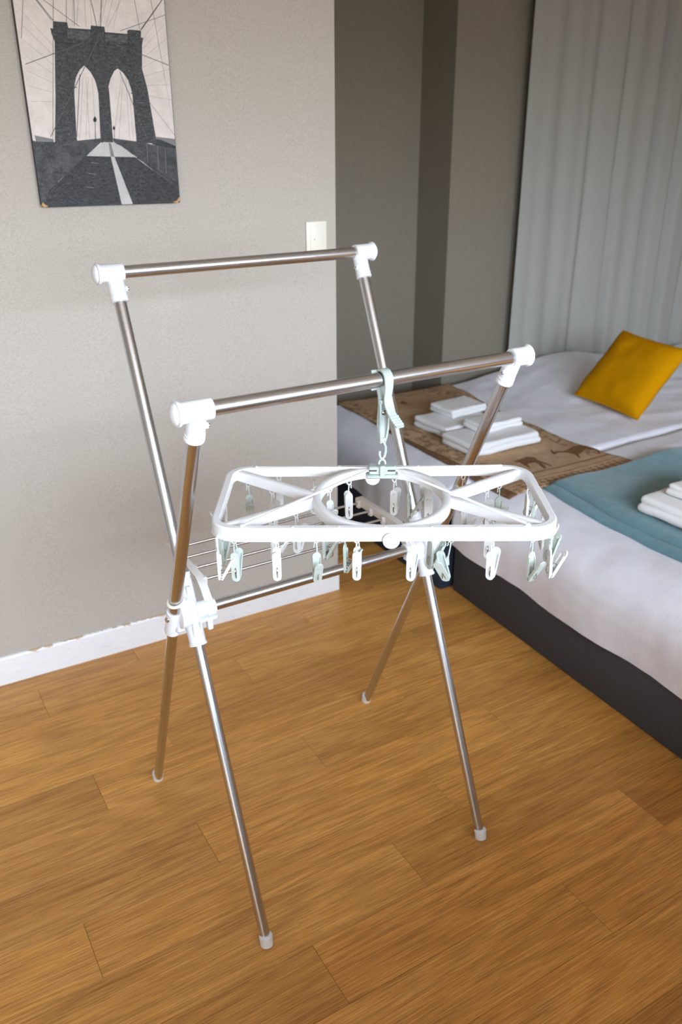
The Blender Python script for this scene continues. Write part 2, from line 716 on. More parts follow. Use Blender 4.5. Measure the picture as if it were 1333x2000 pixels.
def yB(z):
    return -0.626 - (0.523 / 1.150) * z


xAL, xAR, xBL, xBR = -0.9035, -0.3285, -0.938, -0.285
HZ = 0.660
HY = -0.926
ZA, ZB = 1.294, 1.150


def tee(xl, side, y, z, leg_top, leg_dir, inner, outer):
    """T fitting: sleeve on the bar, sleeve on the leg; side -1 left, +1 right"""
    mb = MB()
    a = V((xl - side * inner, y, z))
    d = V((side, 0, 0))
    L = inner + outer
    mb.lathe(a, d, [(0, 0.0130), (0, 0.0172), (0.002, 0.0178), (L - 0.008, 0.0180), (L - 0.004, 0.0212), (L, 0.0216), (L + 0.001, 0.0190)], 28)
    lt = V((xl, y, z))
    mb.lathe(lt, leg_dir, [(0.0, 0.0165), (0.046, 0.0168), (0.0465, 0.0176), (0.050, 0.0176), (0.0505, 0.0170), (0.0535, 0.0170), (0.054, 0.0178), (0.059, 0.0178), (0.060, 0.0135)], 28)
    o = mb.build('tee_joint', 'white_plastic', RK)
    cp = MB().lathe(a + d * L, d, [(0.0, 0.0185), (0.003, 0.0180), (0.006, 0.0150), (0.0085, 0.009), (0.0095, 0.002)], 28)
    cp.build('end_cap', 'white_plastic', o)
    s = lt + leg_dir * 0.033 + V((-side * 0.0155, -0.004, 0))
    sd = V((-side, -0.25, 0)).normalized()
    MB().lathe(s, sd, [(0, 0.0058), (0.004, 0.0052), (0.005, 0.0046)], 14).build('screw_boss', 'white_plastic', o)
    MB().lathe(s + sd * 0.004, sd, [(0, 0.0034), (0.003, 0.0032), (0.0042, 0.0018)], 12).build('screw', 'chrome', o)
    return o


# frame A: front feet up to the rear bar; frame B: rear feet up to the front bar
dA = V((0, yA(1) - yA(0), 1)).normalized()
dB = V((0, yB(1) - yB(0), 1)).normalized()
R1, R2 = 0.0125, 0.0111
for x, fx in ((xAL, -0.9030), (xAR, -0.3330)):
    MB().tube((fx, yA(0.012), 0.012), (x, yA(HZ), HZ), R2, 24).build('lower_leg', 'steel', RK)
    MB().tube((x, yA(HZ), HZ), (x, yA(ZA), ZA), R1, 24).build('upper_leg', 'steel', RK)
    fo = V((fx, yA(0.0), 0.0))
    MB().lathe(fo, (0, dA.y * 0.5, 1), [(0.0, 0.0115), (0.002, 0.0135), (0.024, 0.0142), (0.0255, 0.0120)], 24).build('foot_cap', 'white_plastic', RK)
for x, fx in ((xBL, -0.9320), (xBR, -0.2860)):
    MB().tube((fx, yB(0.012), 0.012), (x, yB(HZ), HZ), R2, 24).build('lower_leg', 'steel', RK)
    MB().tube((x, yB(HZ), HZ), (x, yB(ZB), ZB), R1, 24).build('upper_leg', 'steel', RK)
    fo = V((fx, yB(0.0), 0.0))
    MB().lathe(fo, (0, dB.y * 0.5, 1), [(0.0, 0.0115), (0.002, 0.0135), (0.024, 0.0142), (0.0255, 0.0120)], 24).build('foot_cap', 'white_plastic', RK)
MB().tube((xAL - 0.025, yA(ZA), ZA), (xAR + 0.025, yA(ZA), ZA), 0.0125, 24).build('rear_top_bar', 'steel', RK)
MB().tube((xBL - 0.03, yB(ZB), ZB), (xBR + 0.03, yB(ZB), ZB), 0.0130, 24).build('front_top_bar', 'steel', RK)
tee(xAL, -1, yA(ZA), ZA, None, -dA, 0.019, 0.034)
tee(xAR, 1, yA(ZA), ZA, None, -dA, 0.012, 0.036)
tee(xBL, -1, yB(ZB), ZB, None, -dB, 0.024, 0.036)
tee(xBR, 1, yB(ZB), ZB, None, -dB, 0.010, 0.032)

# hinge castings where the two frames cross
for side, xa, xb in ((-1, xAL, xBL), (1, xAR, xBR)):
    s = side
    mb = MB()
    # disc between the frames
    x0 = xa + s * 0.006
    x1 = xb - s * 0.006
    mb.lathe((x0 - s * 0.012, HY, HZ), (s, 0, 0), [(0, 0.030), (0.002, 0.033), (abs(x1 - x0) + 0.010, 0.033), (abs(x1 - x0) + 0.012, 0.030)], 32)
    hj = mb.build('hinge_joint', 'white_plastic', RK)
    # outer socket on the rear leg frame
    p = V((xb, yB(HZ - 0.050), HZ - 0.050))
    mb = MB().lathe(p, dB, [(0.0, 0.0120), (0.0, 0.0165), (0.003, 0.0172), (0.006, 0.0166), (0.060, 0.0166), (0.066, 0.0160), (0.066, 0.0125)], 24, False, False)
    mb.box(p + dB * 0.035 + V((-s * 0.010, 0, 0)), (0.022, 0.034, 0.048), 0.004)
    mb.build('socket', 'white_plastic', hj)
    # inner socket below, on the front leg frame
    p = V((xa, yA(HZ - 0.066), HZ - 0.066))
    mb = MB().lathe(p, dA, [(0.0, 0.0120), (0.0, 0.0185), (0.003, 0.0190), (0.006, 0.0172), (0.064, 0.0168), (0.072, 0.0150), (0.072, 0.0115)], 24, False, False)
    for kx in (-1, 1):
        mb.box(p + dA * 0.030 + V((kx * 0.008, -0.016, 0)), (0.003, 0.006, 0.050), 0.001)
    mb.build('socket', 'white_plastic', hj)
    # upper socket of the front leg frame
    p = V((xa, yA(HZ + 0.012), HZ + 0.012))
    mb = MB().lathe(p, dA, [(0.0, 0.0160), (0.050, 0.0158), (0.056, 0.0150), (0.057, 0.0160), (0.066, 0.0160), (0.067, 0.0126)], 24, True, False)
    mb.box(p + dA * 0.022 + V((0, -0.012, 0)), (0.010, 0.012, 0.046), 0.002)
    mb.build('socket', 'white_plastic', hj)
    # loose stop ring on the upper leg
    p = V((xb, yB(HZ + 0.040), HZ + 0.040))
    MB().path([p + V((0.0158 * math.cos(a), 0.0158 * math.sin(a), 0.005 * math.sin(a + 0.8))) for a in [2 * PI * q / 28 for q in range(28)]], 0.0034, 8, True).build('stop_ring', 'ivory_rubber', hj)
    # sleeve that carries the lower bar, with latch tab
    mb = MB().lathe((xa - s * 0.006, HY - 0.006, HZ), (-s, 0, 0), [(0, 0.018), (0.030, 0.0172), (0.044, 0.0158), (0.045, 0.0125)], 24, True, False)
    mb.box((xa - s * 0.030, HY - 0.012, HZ - 0.020), (0.040, 0.022, 0.008), 0.002)
    mb.box((xa - s * 0.034, HY - 0.014, HZ - 0.034), (0.012, 0.014, 0.026), 0.002)
    mb.build('bar_sleeve', 'white_plastic', hj)
    MB().lathe((xb + s * 0.015, yB(HZ - 0.005) - 0.004, HZ - 0.006), (s, -0.2, 0), [(0, 0.0058), (0.003, 0.0058), (0.0045, 0.004)], 14).build('screw', 'chrome', hj)

MB().tube((xAL + 0.004, HY - 0.006, HZ), (xAR - 0.004, HY - 0.006, HZ), 0.0118, 24).build('lower_bar', 'steel', RK)
# wire shelf behind the lower bar
for x, s in ((-0.866, 1), (-0.366, -1)):
    prof = [(-0.952, 0.652), (-0.936, 0.676), (-0.914, 0.698), (-0.890, 0.7135), (-0.712, 0.7135), (-0.706, 0.708), (-0.706, 0.700), (-0.712, 0.6945),
            (-0.884, 0.6945), (-0.902, 0.684), (-0.918, 0.668), (-0.930, 0.650)]
    o = MB().prism(prof, (x, 0, 0), (0, 1, 0), (0, 0, 1), 0.017).build('shelf_bracket', 'silver_plastic', RK)
    mb = MB()
    mb.lathe((x - 0.012, HY - 0.006, HZ), (1, 0, 0), [(0, 0.0122), (0, 0.0152), (0.024, 0.0152), (0.024, 0.0122)], 20, False, False)
    mb.build('clip', 'white_plastic', o)
    for yy in (-0.725, -0.781, -0.837, -0.893):
        MB().box((x + s * 0.010, yy, 0.700), (0.010, 0.013, 0.020), 0.002).build('wire_socket', 'silver_plastic', o)
for yy in (-0.725, -0.781, -0.837, -0.893):
    MB().tube((-0.862, yy, 0.703), (-0.370, yy, 0.703), 0.0031, 12).build('shelf_wire', 'steel', RK)

# ------------------------------------------------------------------ pinch hanger (local: X long side, Y away from camera)
HG = empty('pinch_hanger', (-0.588, -1.149, 0.930), math.radians(-30.5), True)
tag(HG, 'white rectangular plastic laundry hanger with pegs hooked on the front bar', 'clothes hanger')
HX, HYY, RC = 0.305, 0.150, 0.045


def rrect(hx, hy, r, n=8):
    pts = []
    for cx, cy, a0 in ((hx - r, hy - r, 0), (-hx + r, hy - r, 90), (-hx + r, -hy + r, 180), (hx - r, -hy + r, 270)):
        for q in range(n + 1):
            a = math.radians(a0 + 90 * q / n)
            pts.append((cx + r * math.cos(a), cy + r * math.sin(a)))
    return pts


# outward flange and top web: an upside-down channel
rail = [(-0.0065, 0.0), (0.0040, 0.0), (0.0065, -0.002), (0.0072, -0.0225), (0.0085, -0.024), (0.0055, -0.0245), (0.0042, -0.0045), (-0.0042, -0.0045), (-0.0048, -0.019), (-0.0075, -0.019), (-0.0075, -0.0015)]
mb = MB().sweep([(x, y, 0) for x, y in rrect(HX - 0.007, HYY - 0.007, RC)], rail)
mb.build('outer_rail', 'hanger_plastic', HG, angle=35)
RA, RB = 0.122, 0.138
band_sec = [(-0.0070, -0.0010), (-0.0055, 0.0), (0.0055, 0.0), (0.0070, -0.0010), (0.0075, -0.020), (0.0050, -0.020), (0.0045, -0.004), (-0.0045, -0.004), (-0.0050, -0.020), (-0.0075, -0.020)]
mb = MB().sweep([(RA * math.cos(a), RB * math.sin(a), -0.0006) for a in [2 * PI * q / 56 for q in range(56)]], band_sec)
mb.build('centre_ring', 'hanger_plastic', HG, angle=35)
for sx in (-1, 1):
    for sy in (-1, 1):
        a = V((sx * 0.283, sy * 0.128, -0.0012))
        b = V((sx * 0.124, sy * 0.008, -0.0012))
        MB().sweep([a, b], band_sec, closed=False).build('brace', 'hanger_plastic', HG, angle=35)
# moulded dots along the top of the rails
for q in range(7):
    x = -0.24 + q * 0.08
    for yy in (-1, 1):
        MB().lathe((x, yy * (HYY - 0.006), -0.0004), (0, 0, 1), [(0, 0.0032), (0.0012, 0.0028), (0.0018, 0.0012)], 10).build('stud', 'hanger_plastic', HG)
# fold lock discs
for x, yy in ((0.010, -HYY - 0.002), (-0.012, HYY - 0.016)):
    MB().lathe((x, yy, -0.021), (0, -1, 0), [(0, 0.0140), (0.003, 0.0150), (0.0055, 0.0146), (0.007, 0.0125), (0.0072, 0.004)], 28).build('lock_disc', 'hanger_plastic', HG)
# hub above the frame and its four stays
HBZ = 0.050
mb = MB()
mb.box((0, 0, HBZ), (0.050, 0.022, 0.016), 0.0025)
mb.box((0, -0.002, HBZ - 0.011), (0.060, 0.026, 0.007), 0.0025)
mb.box((0, -0.012, HBZ), (0.010, 0.006, 0.022), 0.0015)
hub = mb.build('hub', 'hook_green', HG)
for sx in (-1, 1):
    MB().box((sx * 0.017, -0.0112, HBZ + 0.001), (0.014, 0.002, 0.003), 0.0005).build('slot', 'dark_detail', hub)
    for sy in (-1, 1):
        a = V((sx * 0.022, sy * 0.004, HBZ + 0.001))
        b = V((sx * 0.246, sy * 0.139, 0.002))
        mb = MB().bar(a, b, 0.0055, 0.0034, 0.001)
        mb.lathe(b + V((0, 0, -0.004)), (0, 0, 1), [(0, 0.005), (0.005, 0.0045), (0.006, 0.003)], 12)
        mb.build('stay', 'hanger_plastic', HG)


# grip hook: built in world directions (bar along world X), turned back into the hanger's frame
ROT = Matrix.Rotation(math.radians(30.5), 3, 'Z')
hbar = V((0, 0, ZB - 0.930))       # bar centre above the hanger centre


def hk(y, z, x=0.0):
    return ROT @ V((x, y, 0)) + V((0, 0, z)) + V((0, 0, hbar.z))


def strip(pts, w, th, mb):
    """flat strip following (y, z) points; w along the bar"""
    n = len(pts)
    vs, fs = [], []
    for i, (y, z) in enumerate(pts):
        a = pts[max(i - 1, 0)]
        b = pts[min(i + 1, n - 1)]
        d = V((b[0] - a[0], b[1] - a[1]))
        d.normalize()
        nn = V((-d.y, d.x))
        ww = w[i] if isinstance(w, (list, tuple)) else w
        for (sx, sn) in ((-1, -1), (1, -1), (1, 1), (-1, 1)):
            vs.append(hk(y + nn.x * sn * th / 2, z + nn.y * sn * th / 2, sx * ww / 2))
    for i in range(n - 1):
        for k in range(4):
            k2 = (k + 1) % 4
            fs.append((i * 4 + k, i * 4 + k2, (i + 1) * 4 + k2, (i + 1) * 4 + k))
    fs += [(0, 1, 2, 3), tuple((n - 1) * 4 + k for k in (3, 2, 1, 0))]
    mb.add(vs, fs)


def arc(r, a0, a1, n=12, cy=0.0, cz=0.0):
    return [(cy + r * math.cos(math.radians(a0 + (a1 - a0) * q / n)), cz + r * math.sin(math.radians(a0 + (a1 - a0) * q / n))) for q in range(n + 1)]


# front lever: jaw over the top of the bar, down the camera side, flaring out to a ribbed thumb grip
front = arc(0.0175, 60, 180, 14) + [(-0.0175, -0.012), (-0.0150, -0.024), (-0.0130, -0.034), (-0.0165, -0.044), (-0.028, -0.056), (-0.043, -0.066), (-0.056, -0.073)]
mb = MB()
strip(front, [0.017] * 15 + [0.016, 0.015, 0.014, 0.015, 0.016, 0.017, 0.016], 0.0035, mb)
for y, z in ((-0.036, -0.0595), (-0.041, -0.0630), (-0.046, -0.0660), (-0.051, -0.0688)):
    strip([(y - 0.0012, z + 0.0005), (y + 0.0002, z - 0.0008)], 0.0185, 0.004, mb)
fl = mb.build('hook_lever', 'hook_green', HG, angle=50)
# rear arm: jaw behind the bar, long body down to the swivel
mb = MB()
rear = arc(0.0172, 95, -45, 14) + [(0.0085, -0.022), (0.0035, -0.032), (0.0015, -0.045), (0.0030, -0.065), (0.0035, -0.085), (0.0020, -0.105), (0.0, -0.118)]
strip(rear, [0.013] * 15 + [0.015, 0.016, 0.017, 0.018, 0.019, 0.016, 0.010], 0.0038, mb)
# framed hollow body in front of the rear arm
fr = [(-0.0025, -0.036), (-0.004, -0.050), (-0.0045, -0.070), (-0.004, -0.090), (-0.003, -0.106), (0.0, -0.118)]
for sx in (-1, 1):
    pts = [hk((y - 0.001), z, sx * (0.0085 - 0.004 * smooth01((-z - 0.09) / 0.03))) for y, z in fr]
    mb.path(pts, 0.0022, 6)
mb.box(hk(-0.001, -0.112), (0.014, 0.008, 0.007), 0.0015, ROT)
mb.box(hk(-0.001, -0.056), (0.014, 0.008, 0.004), 0.001, ROT)
ha = mb.build('hook_arm', 'hook_green', HG, angle=50)
MB().tube(hk(-0.004, -0.040, -0.0095), hk(-0.004, -0.040, 0.0095), 0.0042, 14).build('pivot_pin', 'hook_green', ha)
MB().path([hk(-0.004 + 0.0045 * math.cos(a), -0.060 + 0.0045 * math.sin(a), -0.003 + 0.006 * a / (8 * PI)) for a in [q * PI / 6 for q in range(0, 46)]], 0.0008, 5).build('spring', 'chrome', ha)
# little teeth that grip the bar
for z in (0.013, -0.018):
    MB().box(hk(0.0125, z, -0.012), (0.012, 0.005, 0.006), 0.001, ROT).build('jaw_tooth', 'hook_green', ha)
# swivel loop linking the hook to the hub
loop = [hk(0, -0.114), hk(0, -0.120, 0.004), hk(0, -0.128, 0.0072), hk(0, -0.138, 0.0072), hk(0, -0.146, 0.005), hk(0, -0.150, 0.0), hk(0, -0.147, -0.004), hk(0, -0.140, -0.006), hk(0, -0.133, -0.0055)]
MB().path(loop, 0.0024, 8).build('swivel_hook', 'hook_green', HG)
MB().path([V((0.006 * math.cos(a), 0, HBZ + 0.010 + 0.009 * math.sin(a))) for a in [PI * q / 10 for q in range(11)]], 0.0022, 8).build('hub_eye', 'hook_green', hub)


# ---- clothes pegs
def stadium(w, h, n=6, y0=0.0):
    """rounded strip outline centred at x 0, from y0 down to y0-h"""
    r = w / 2
    pts = []
    for q in range(n + 1):
        a = PI * q / n
        pts.append((r * math.cos(a), y0 - r + r * math.sin(a)))
    for q in range(n + 1):
        a = PI + PI * q / n
        pts.append((r * math.cos(a), y0 - h + r + r * math.sin(a)))
    return pts


def peg_meshes(mat):
    # link: eyelet, little stop hook and strap
    mb = MB()
    mb.path([(0.0042 * math.cos(a), 0, -0.0035 + 0.0048 * math.sin(a)) for a in [2 * PI * q / 14 for q in range(14)]], 0.0013, 6, True)
    mb.path([(0.0, 0, -0.008), (0.0008, 0, -0.018), (0.0006, 0, -0.034), (0, 0, -0.042)], [0.0016, 0.0013, 0.0014, 0.0018], 6)
    mb.path([(-0.003, 0, -0.007), (-0.0045, 0, -0.011), (-0.0035, 0, -0.014), (-0.0052, 0, -0.0165)], 0.0011, 6)
    mb.prism([(-0.0015, -0.036), (0.0015, -0.036), (0.0052, -0.052), (-0.0052, -0.052)], (0, 0, 0), (1, 0, 0), (0, 0, 1), 0.0036)
    mb.path([(-0.007, 0, 0.002), (0, 0, 0.0016), (0.007, 0, 0.002)], 0.0012, 6)
    lk = mb.mesh('peg_link', mat, True, 50)
    # jaw: long rounded plate with a slot, tip at the bottom
    mb = MB()
    mb.ringprism(stadium(0.0150, 0.058, 6, 0.040), stadium(0.0028, 0.022, 6, 0.010), (0, 0, 0), (1, 0, 0), (0, 0, 1), 0.0030)
    for sx in (-1, 1):
        mb.box((sx * 0.0066, -0.0022, 0.010), (0.0016, 0.0035, 0.040), 0.0005)
    for z in (-0.006, -0.010, -0.014):
        mb.box((0, -0.0022, z), (0.0095, 0.0016, 0.0014), 0.0003)
    mb.lathe((0, -0.0022, 0.031), (0, 1, 0), [(0, 0.0026), (0.004, 0.0026)], 10)
    jw = mb.mesh('peg_jaw', mat, True, 40)
    mb = MB()
    mb.path([(0.0, 0.011 * math.cos(a), 0.011 * math.sin(a)) for a in [math.radians(-60 + 300 * q / 20) for q in range(21)]], 0.0007, 5)
    mb.path([(0.0, 0.004 * math.cos(a), 0.004 * math.sin(a) - 0.002) for a in [2 * PI * q / 12 for q in range(12)]], 0.0008, 5, True)
    sp = mb.mesh('peg_spring', 'chrome', True, 60)
    return lk, jw, sp


PM = {'w': peg_meshes('peg_white'), 'g': peg_meshes('peg_green')}
# (x, y on the frame, turn in degrees, colour, swing of the clip in degrees)
yn, yf_ = -HYY + 0.006, HYY - 0.006
xn = HX - 0.006
PEGS = [
    (-0.262, yn, 172, 'g', 0), (-0.189, yn, 184, 'w', 0), (-0.119, yn, 10, 'g', 0), (-0.049, yn, 176, 'w', 0),
    (0.046, yn, 160, 'w', 0), (0.115, yn, -20, 'g', 24), (0.185, yn, 150, 'w', 0), (0.256, yn, 30, 'g', 0),
    (0.288, yn + 0.008, 100, 'w', 0), (-0.292, yn + 0.006, 88, 'w', 0), (-xn, -0.085, 150, 'g', 0), (-xn, 0.050, -80, 'w', 0),
    (-0.203, yf_, 190, 'w', 0), (-0.132, yf_, 170, 'w', 0), (0.104, yf_, 200, 'w', 0), (0.174, yf_, -160, 'w', 0),
    (-0.262, 0.112, 10, 'g', 0), (-0.212, 0.074, 165, 'w', 0), (-0.200, -0.066, 60, 'w', 0), (-0.160, -0.036, 150, 'w', 0),
    (-0.098, 0.082, 20, 'w', 0), (-0.108, -0.062, 60, 'g', 0), (-0.060, 0.120, 186, 'w', 0), (0.032, 0.133, 160, 'w', 0), (0.060, 0.120, 75, 'g', 0),
    (0.098, 0.082, 170, 'w', 0), (-0.070, -0.112, 75, 'g', 0), (0.085, -0.099, 120, 'g', 0),
    (0.160, 0.036, 35, 'w', 0), (0.210, 0.074, 150, 'w', 0), (0.240, 0.096, 20, 'g', 0),
    (xn, 0.110, 95, 'w', 0), (xn, 0.045, 60, 'g', 0), (xn, -0.025, 100, 'w', 0), (xn, -0.080, 130, 'g', 0),
    (0.195, -0.062, 160, 'w', 0),
]
for (x, y, a, colr, swing) in PEGS:
    lk, jw, sp = PM[colr]
    p = link('clothes_peg', lk, HG)
    p.location = (x, y, -0.022)
    p.rotation_euler = (random.uniform(-0.05, 0.05), math.radians(swing * 0.3), math.radians(a))
    for q, ang in ((0, 0.0), (1, 36.0)):
        j = link('jaw', jw, p)
        if q == 0:
            j.location = (0, 0.0, -0.066)
            j.rotation_euler = (0, math.radians(-swing), 0)
        else:
            j.matrix_local = Matrix.Translation((0, -0.004, -0.066)) @ Matrix.Rotation(math.radians(-swing), 4, 'Y') @ Matrix.Translation((0, 0, -0.016)) @ Matrix.Rotation(math.radians(ang - 6), 4, 'X') @ Matrix.Translation((0, 0, 0.016)) @ Matrix.Rotation(PI, 4, 'Z') @ Matrix.Identity(4)
    s = link('spring', sp, p)
    s.location = (0, -0.006, -0.066)

# ------------------------------------------------------------------ beds
ZT = 0.42
BG = -0.214          # gap between the two beds


def xfoot(y):
    return 0.300 if y > BG else 0.342 + (y - BG) * 0.034


# far bed
bedF = empty('bed', (1.30, 0.34, 0))
tag(bedF, 'low bed with navy fabric frame against the far wall', 'bed')
fy0, fy1, hx1 = BG + 0.008, 0.834, 2.90
MB().box((0.33, (fy0 + fy1) / 2, 0.125), (0.06, fy1 - fy0, 0.25), 0.008, seg=2).build('foot_panel', 'navy_fabric', bedF)
for yy in (fy0 + 0.03, fy1 - 0.03):
    MB().box(((0.362 + hx1) / 2, yy, 0.125), (hx1 - 0.362, 0.06, 0.25), 0.008, seg=2).build('side_panel', 'navy_fabric', bedF)
MB().box(((0.40 + hx1) / 2, (fy0 + fy1) / 2, 0.30), (hx1 - 0.40 - 0.02, fy1 - fy0 - 0.06, 0.17), 0.03, seg=3).build('mattress', 'cotton', bedF)
# near bed, turned two degrees
an = math.radians(-1.95)
bedN = empty('bed', (0.342, BG - 0.010, 0), an, True)
tag(bedN, 'low bed with charcoal fabric frame nearest the camera', 'bed')
ny1 = -1.16
MB().box((0.03, ny1 / 2, 0.125), (0.06, -ny1, 0.25), 0.008, seg=2).build('foot_panel', 'charcoal_fabric', bedN)
for yy in (-0.03, ny1 + 0.03):
    MB().box((1.28, yy, 0.125), (2.436, 0.06, 0.25), 0.008, seg=2).build('side_panel', 'charcoal_fabric', bedN)
MB().box((1.28, ny1 / 2, 0.30), (2.40, -ny1 - 0.06, 0.17), 0.03, seg=3).build('mattress', 'cotton', bedN)

PROF = [(0.0, 0.0), (0.0, 0.06), (0.002, 0.10), (0.010, 0.140), (0.026, 0.175), (0.052, 0.204), (0.088, 0.222), (0.130, 0.231), (0.18, 0.235)]
# arc length table of the foot drop
PS = [0.0]
for (a, b) in zip(PROF, PROF[1:]):
    PS.append(PS[-1] + math.hypot(b[0] - a[0], b[1] - a[1]))


def drop(s):
    """offset from the foot line and height above the hem at arc length s"""
    if s >= PS[-1]:
        return PROF[-1][0] + (s - PS[-1]), PROF[-1][1]
    for i in range(len(PS) - 1):
        if s <= PS[i + 1]:
            k = (s - PS[i]) / (PS[i + 1] - PS[i])
            return PROF[i][0] + (PROF[i + 1][0] - PROF[i][0]) * k, PROF[i][1] + (PROF[i + 1][1] - PROF[i][1]) * k


def nz(x, y, z=0.0):
    return noise.noise(V((x, y, z)))


def wrinkle(x, y):
    w = 0.010 * nz(x * 2.1, y * 2.6, 1.3)
    w += 0.006 * nz(x * 3.0 + y * 4.0, y * 9 - x * 4, 5.1)
    r = abs(nz(x * 2.4 - y * 1.2 + 3, y * 7.0 + x * 1.5, 9.2))
    w += 0.010 * (0.35 - r) * smooth01((x - 0.9) / 0.5)
    return w


def bulge(x, y):
    """pillow lying under the cover at the head end"""
    if y > BG:
        b = 0.062 * math.exp(-((x - 1.78) / 0.34) ** 2) * smooth01((y - 0.10) / 0.5)
        b -= 0.012 * smooth01((y - 0.5) / 0.4) * (1 - smooth01((x - 0.9) / 0.5))
        return b
    return 0.0


def top_z(x, y):
    """height of the bedding surface away from the drop"""
    d = x - xfoot(y)
    z = 0.0
    for (a, b) in zip(PROF, PROF[1:]):
        if a[0] <= d <= b[0] and b[0] > a[0]:
            k = (d - a[0]) / (b[0] - a[0])
            z = a[1] + (b[1] - a[1]) * k
    if d > PROF[-1][0]:
        z = PROF[-1][1]
    return 0.187 + z + wrinkle(x, y) + bulge(x, y)


def make_duvet(name, y0, y1, label):
    Lx = 2.55
    NU, NV = 150, 90

    DR = 0.21 if y0 < -1 else 0.0        # the near bed's cover also hangs over its open side

    def fn(u, v):
        tt = v * (y1 - y0 + DR)
        fall = max(0.0, DR - tt)
        y = y0 + max(0.0, tt - DR)
        # finer sampling near the drop
        s = (u ** 1.6) * (Lx + 0.12)
        dx, dz = drop(s)
        hem = 0.016 * nz(y * 3.4, 2.0) + 0.003 * nz(y * 11.0, 7.7)
        k = 1 - smooth01(s / 0.20)
        x = xfoot(y) - 0.012 + dx
        pl = (0.012 * nz(y * 4.0, 3.1 + s * 1.5) + 0.0025 * nz(y * 15.0, 8.0 + s)) * (1 - smooth01((s - 0.22) / 0.14)) * (0.5 + k)
        x -= 0.006 * (1 - k) * (1 - smooth01((s - 0.2) / 0.1)) + pl
        z = 0.187 + dz + hem * k + (wrinkle(x, y) + bulge(x, y)) * smooth01((s - 0.12) / 0.2)
        e = min(y - y0, y1 - y)
        z -= 0.022 * (1 - smooth01(e / 0.03)) * smooth01((s - 0.05) / 0.2)
        if DR:
            if fall > 0:
                z = max(0.19, z - fall)
                y -= 0.022 * smooth01(fall / 0.03) + 0.008 * nz(x * 5, fall * 6)
        elif e < 0.002:
            z -= 0.03 * smooth01(s / 0.2)
        return (x, y, z)
    vs, fs = grid(fn, NU, NV)
    o = MB().add(vs, fs).build(name, 'cotton', angle=180)
    md = o.modifiers.new('thick', 'SOLIDIFY')
    md.thickness = 0.010
    md.offset = -1
    tag(o, label, 'duvet', 'white duvets on the two beds')
    return o


make_duvet('duvet', BG + 0.004, 0.842, 'white cotton duvet on the far bed, under the brown blanket')
make_duvet('duvet', -1.385, BG - 0.004, 'white cotton duvet on the near bed, under the teal blanket')


def sheet(name, fn, nu, nv, mat, thick):
    vs, fs = grid(fn, nu, nv)
    o = MB().add(vs, fs).build(name, mat, angle=180)
    md = o.modifiers.new('thick', 'SOLIDIFY')
    md.thickness = thick
    md.offset = -1
    return o


def run_z(x, y):
    """bedding height with the gap between the beds bridged"""
    return top_z(x, y if abs(y - BG) > 0.02 else BG + 0.02) + 0.006


BL_TAB = [(-0.46, 0.412), (0.0, 0.420), (0.2, 0.430), (0.46, 0.443), (0.86, 0.468)]
BR_TAB = [(-0.46, 1.020), (-0.157, 0.990), (0.233, 0.995), (0.5, 1.03), (0.86, 1.10)]


def brown(u, v):
    ye = -0.412 - 0.030 * u
    y = ye + (0.824 - ye) * v
    xl, xr = lerp_tab(BL_TAB, y), lerp_tab(BR_TAB, y)
    x = xl + (xr - xl) * u
    z = run_z(x, y) + 0.004
    return (x, y, z)


ob = sheet('bed_runner', brown, 50, 90, 'runner_brown', 0.005)
tag(ob, 'tan brown patterned blanket runner with dark animal figures across the far bed', 'blanket')


# printed animal silhouettes and marks on the tan blanket
def decal(name, pts):
    bm = bmesh.new()
    vs = [bm.verts.new((p[0], p[1], 0)) for p in pts]
    f = bm.faces.new(vs)
    bmesh.ops.triangulate(bm, faces=[f])
    bmesh.ops.subdivide_edges(bm, edges=bm.edges[:], cuts=3, use_grid_fill=True)
    for q in bm.verts:
        q.co.z = run_z(q.co.x, q.co.y) + 0.0052
    me = bpy.data.meshes.new(name)
    bmesh.ops.recalc_face_normals(bm, faces=bm.faces[:])
    for f in bm.faces:
        if f.normal.z < 0:
            f.normal_flip()
    bm.to_mesh(me)
    bm.free()
    me.materials.append(M['print_brown'])
    return link(name, me, ob)


def px2z(x, y, z):
    """ray through a photograph pixel, met with the height z"""
    d = fw * 1640.35 + rt2 * (x - 666.5) - up2 * (y - 1000)
    t_ = (z - CAM.z) / d.z
    return CAM + d * t_


A1 = [(385, 115), (422, 150), (470, 150), (540, 148), (600, 110), (690, 88), (740, 98), (820, 120), (880, 150), (892, 188), (876, 182), (855, 152), (800, 140), (745, 130), (705, 165), (672, 188), (690, 232), (660, 205), (640, 185), (560, 165), (470, 160), (432, 180), (408, 165)]
A2 = [(20, 262), (100, 230), (150, 205), (230, 208), (270, 240), (300, 252), (402, 292), (398, 304), (300, 268), (350, 318), (330, 336), (268, 276), (230, 265), (160, 285), (188, 338), (128, 300), (80, 272)]
for ani in (A1, A2):
    decal('animal_print', [tuple(px2z(1000 + x / 5.127, 850 + y / 5.127, 0.433))[:2] for x, y in ani])
for (cx, cy) in ((789, 786), (880, 784), (905, 797), (985, 812)):
    pts = [(cx - 7, cy - 2), (cx - 2, cy - 4), (cx + 5, cy - 1), (cx + 8, cy + 3), (cx + 1, cy + 3), (cx - 5, cy + 2)]
    decal('animal_print', [tuple(px2z(x, y, 0.433))[:2] for x, y in pts])


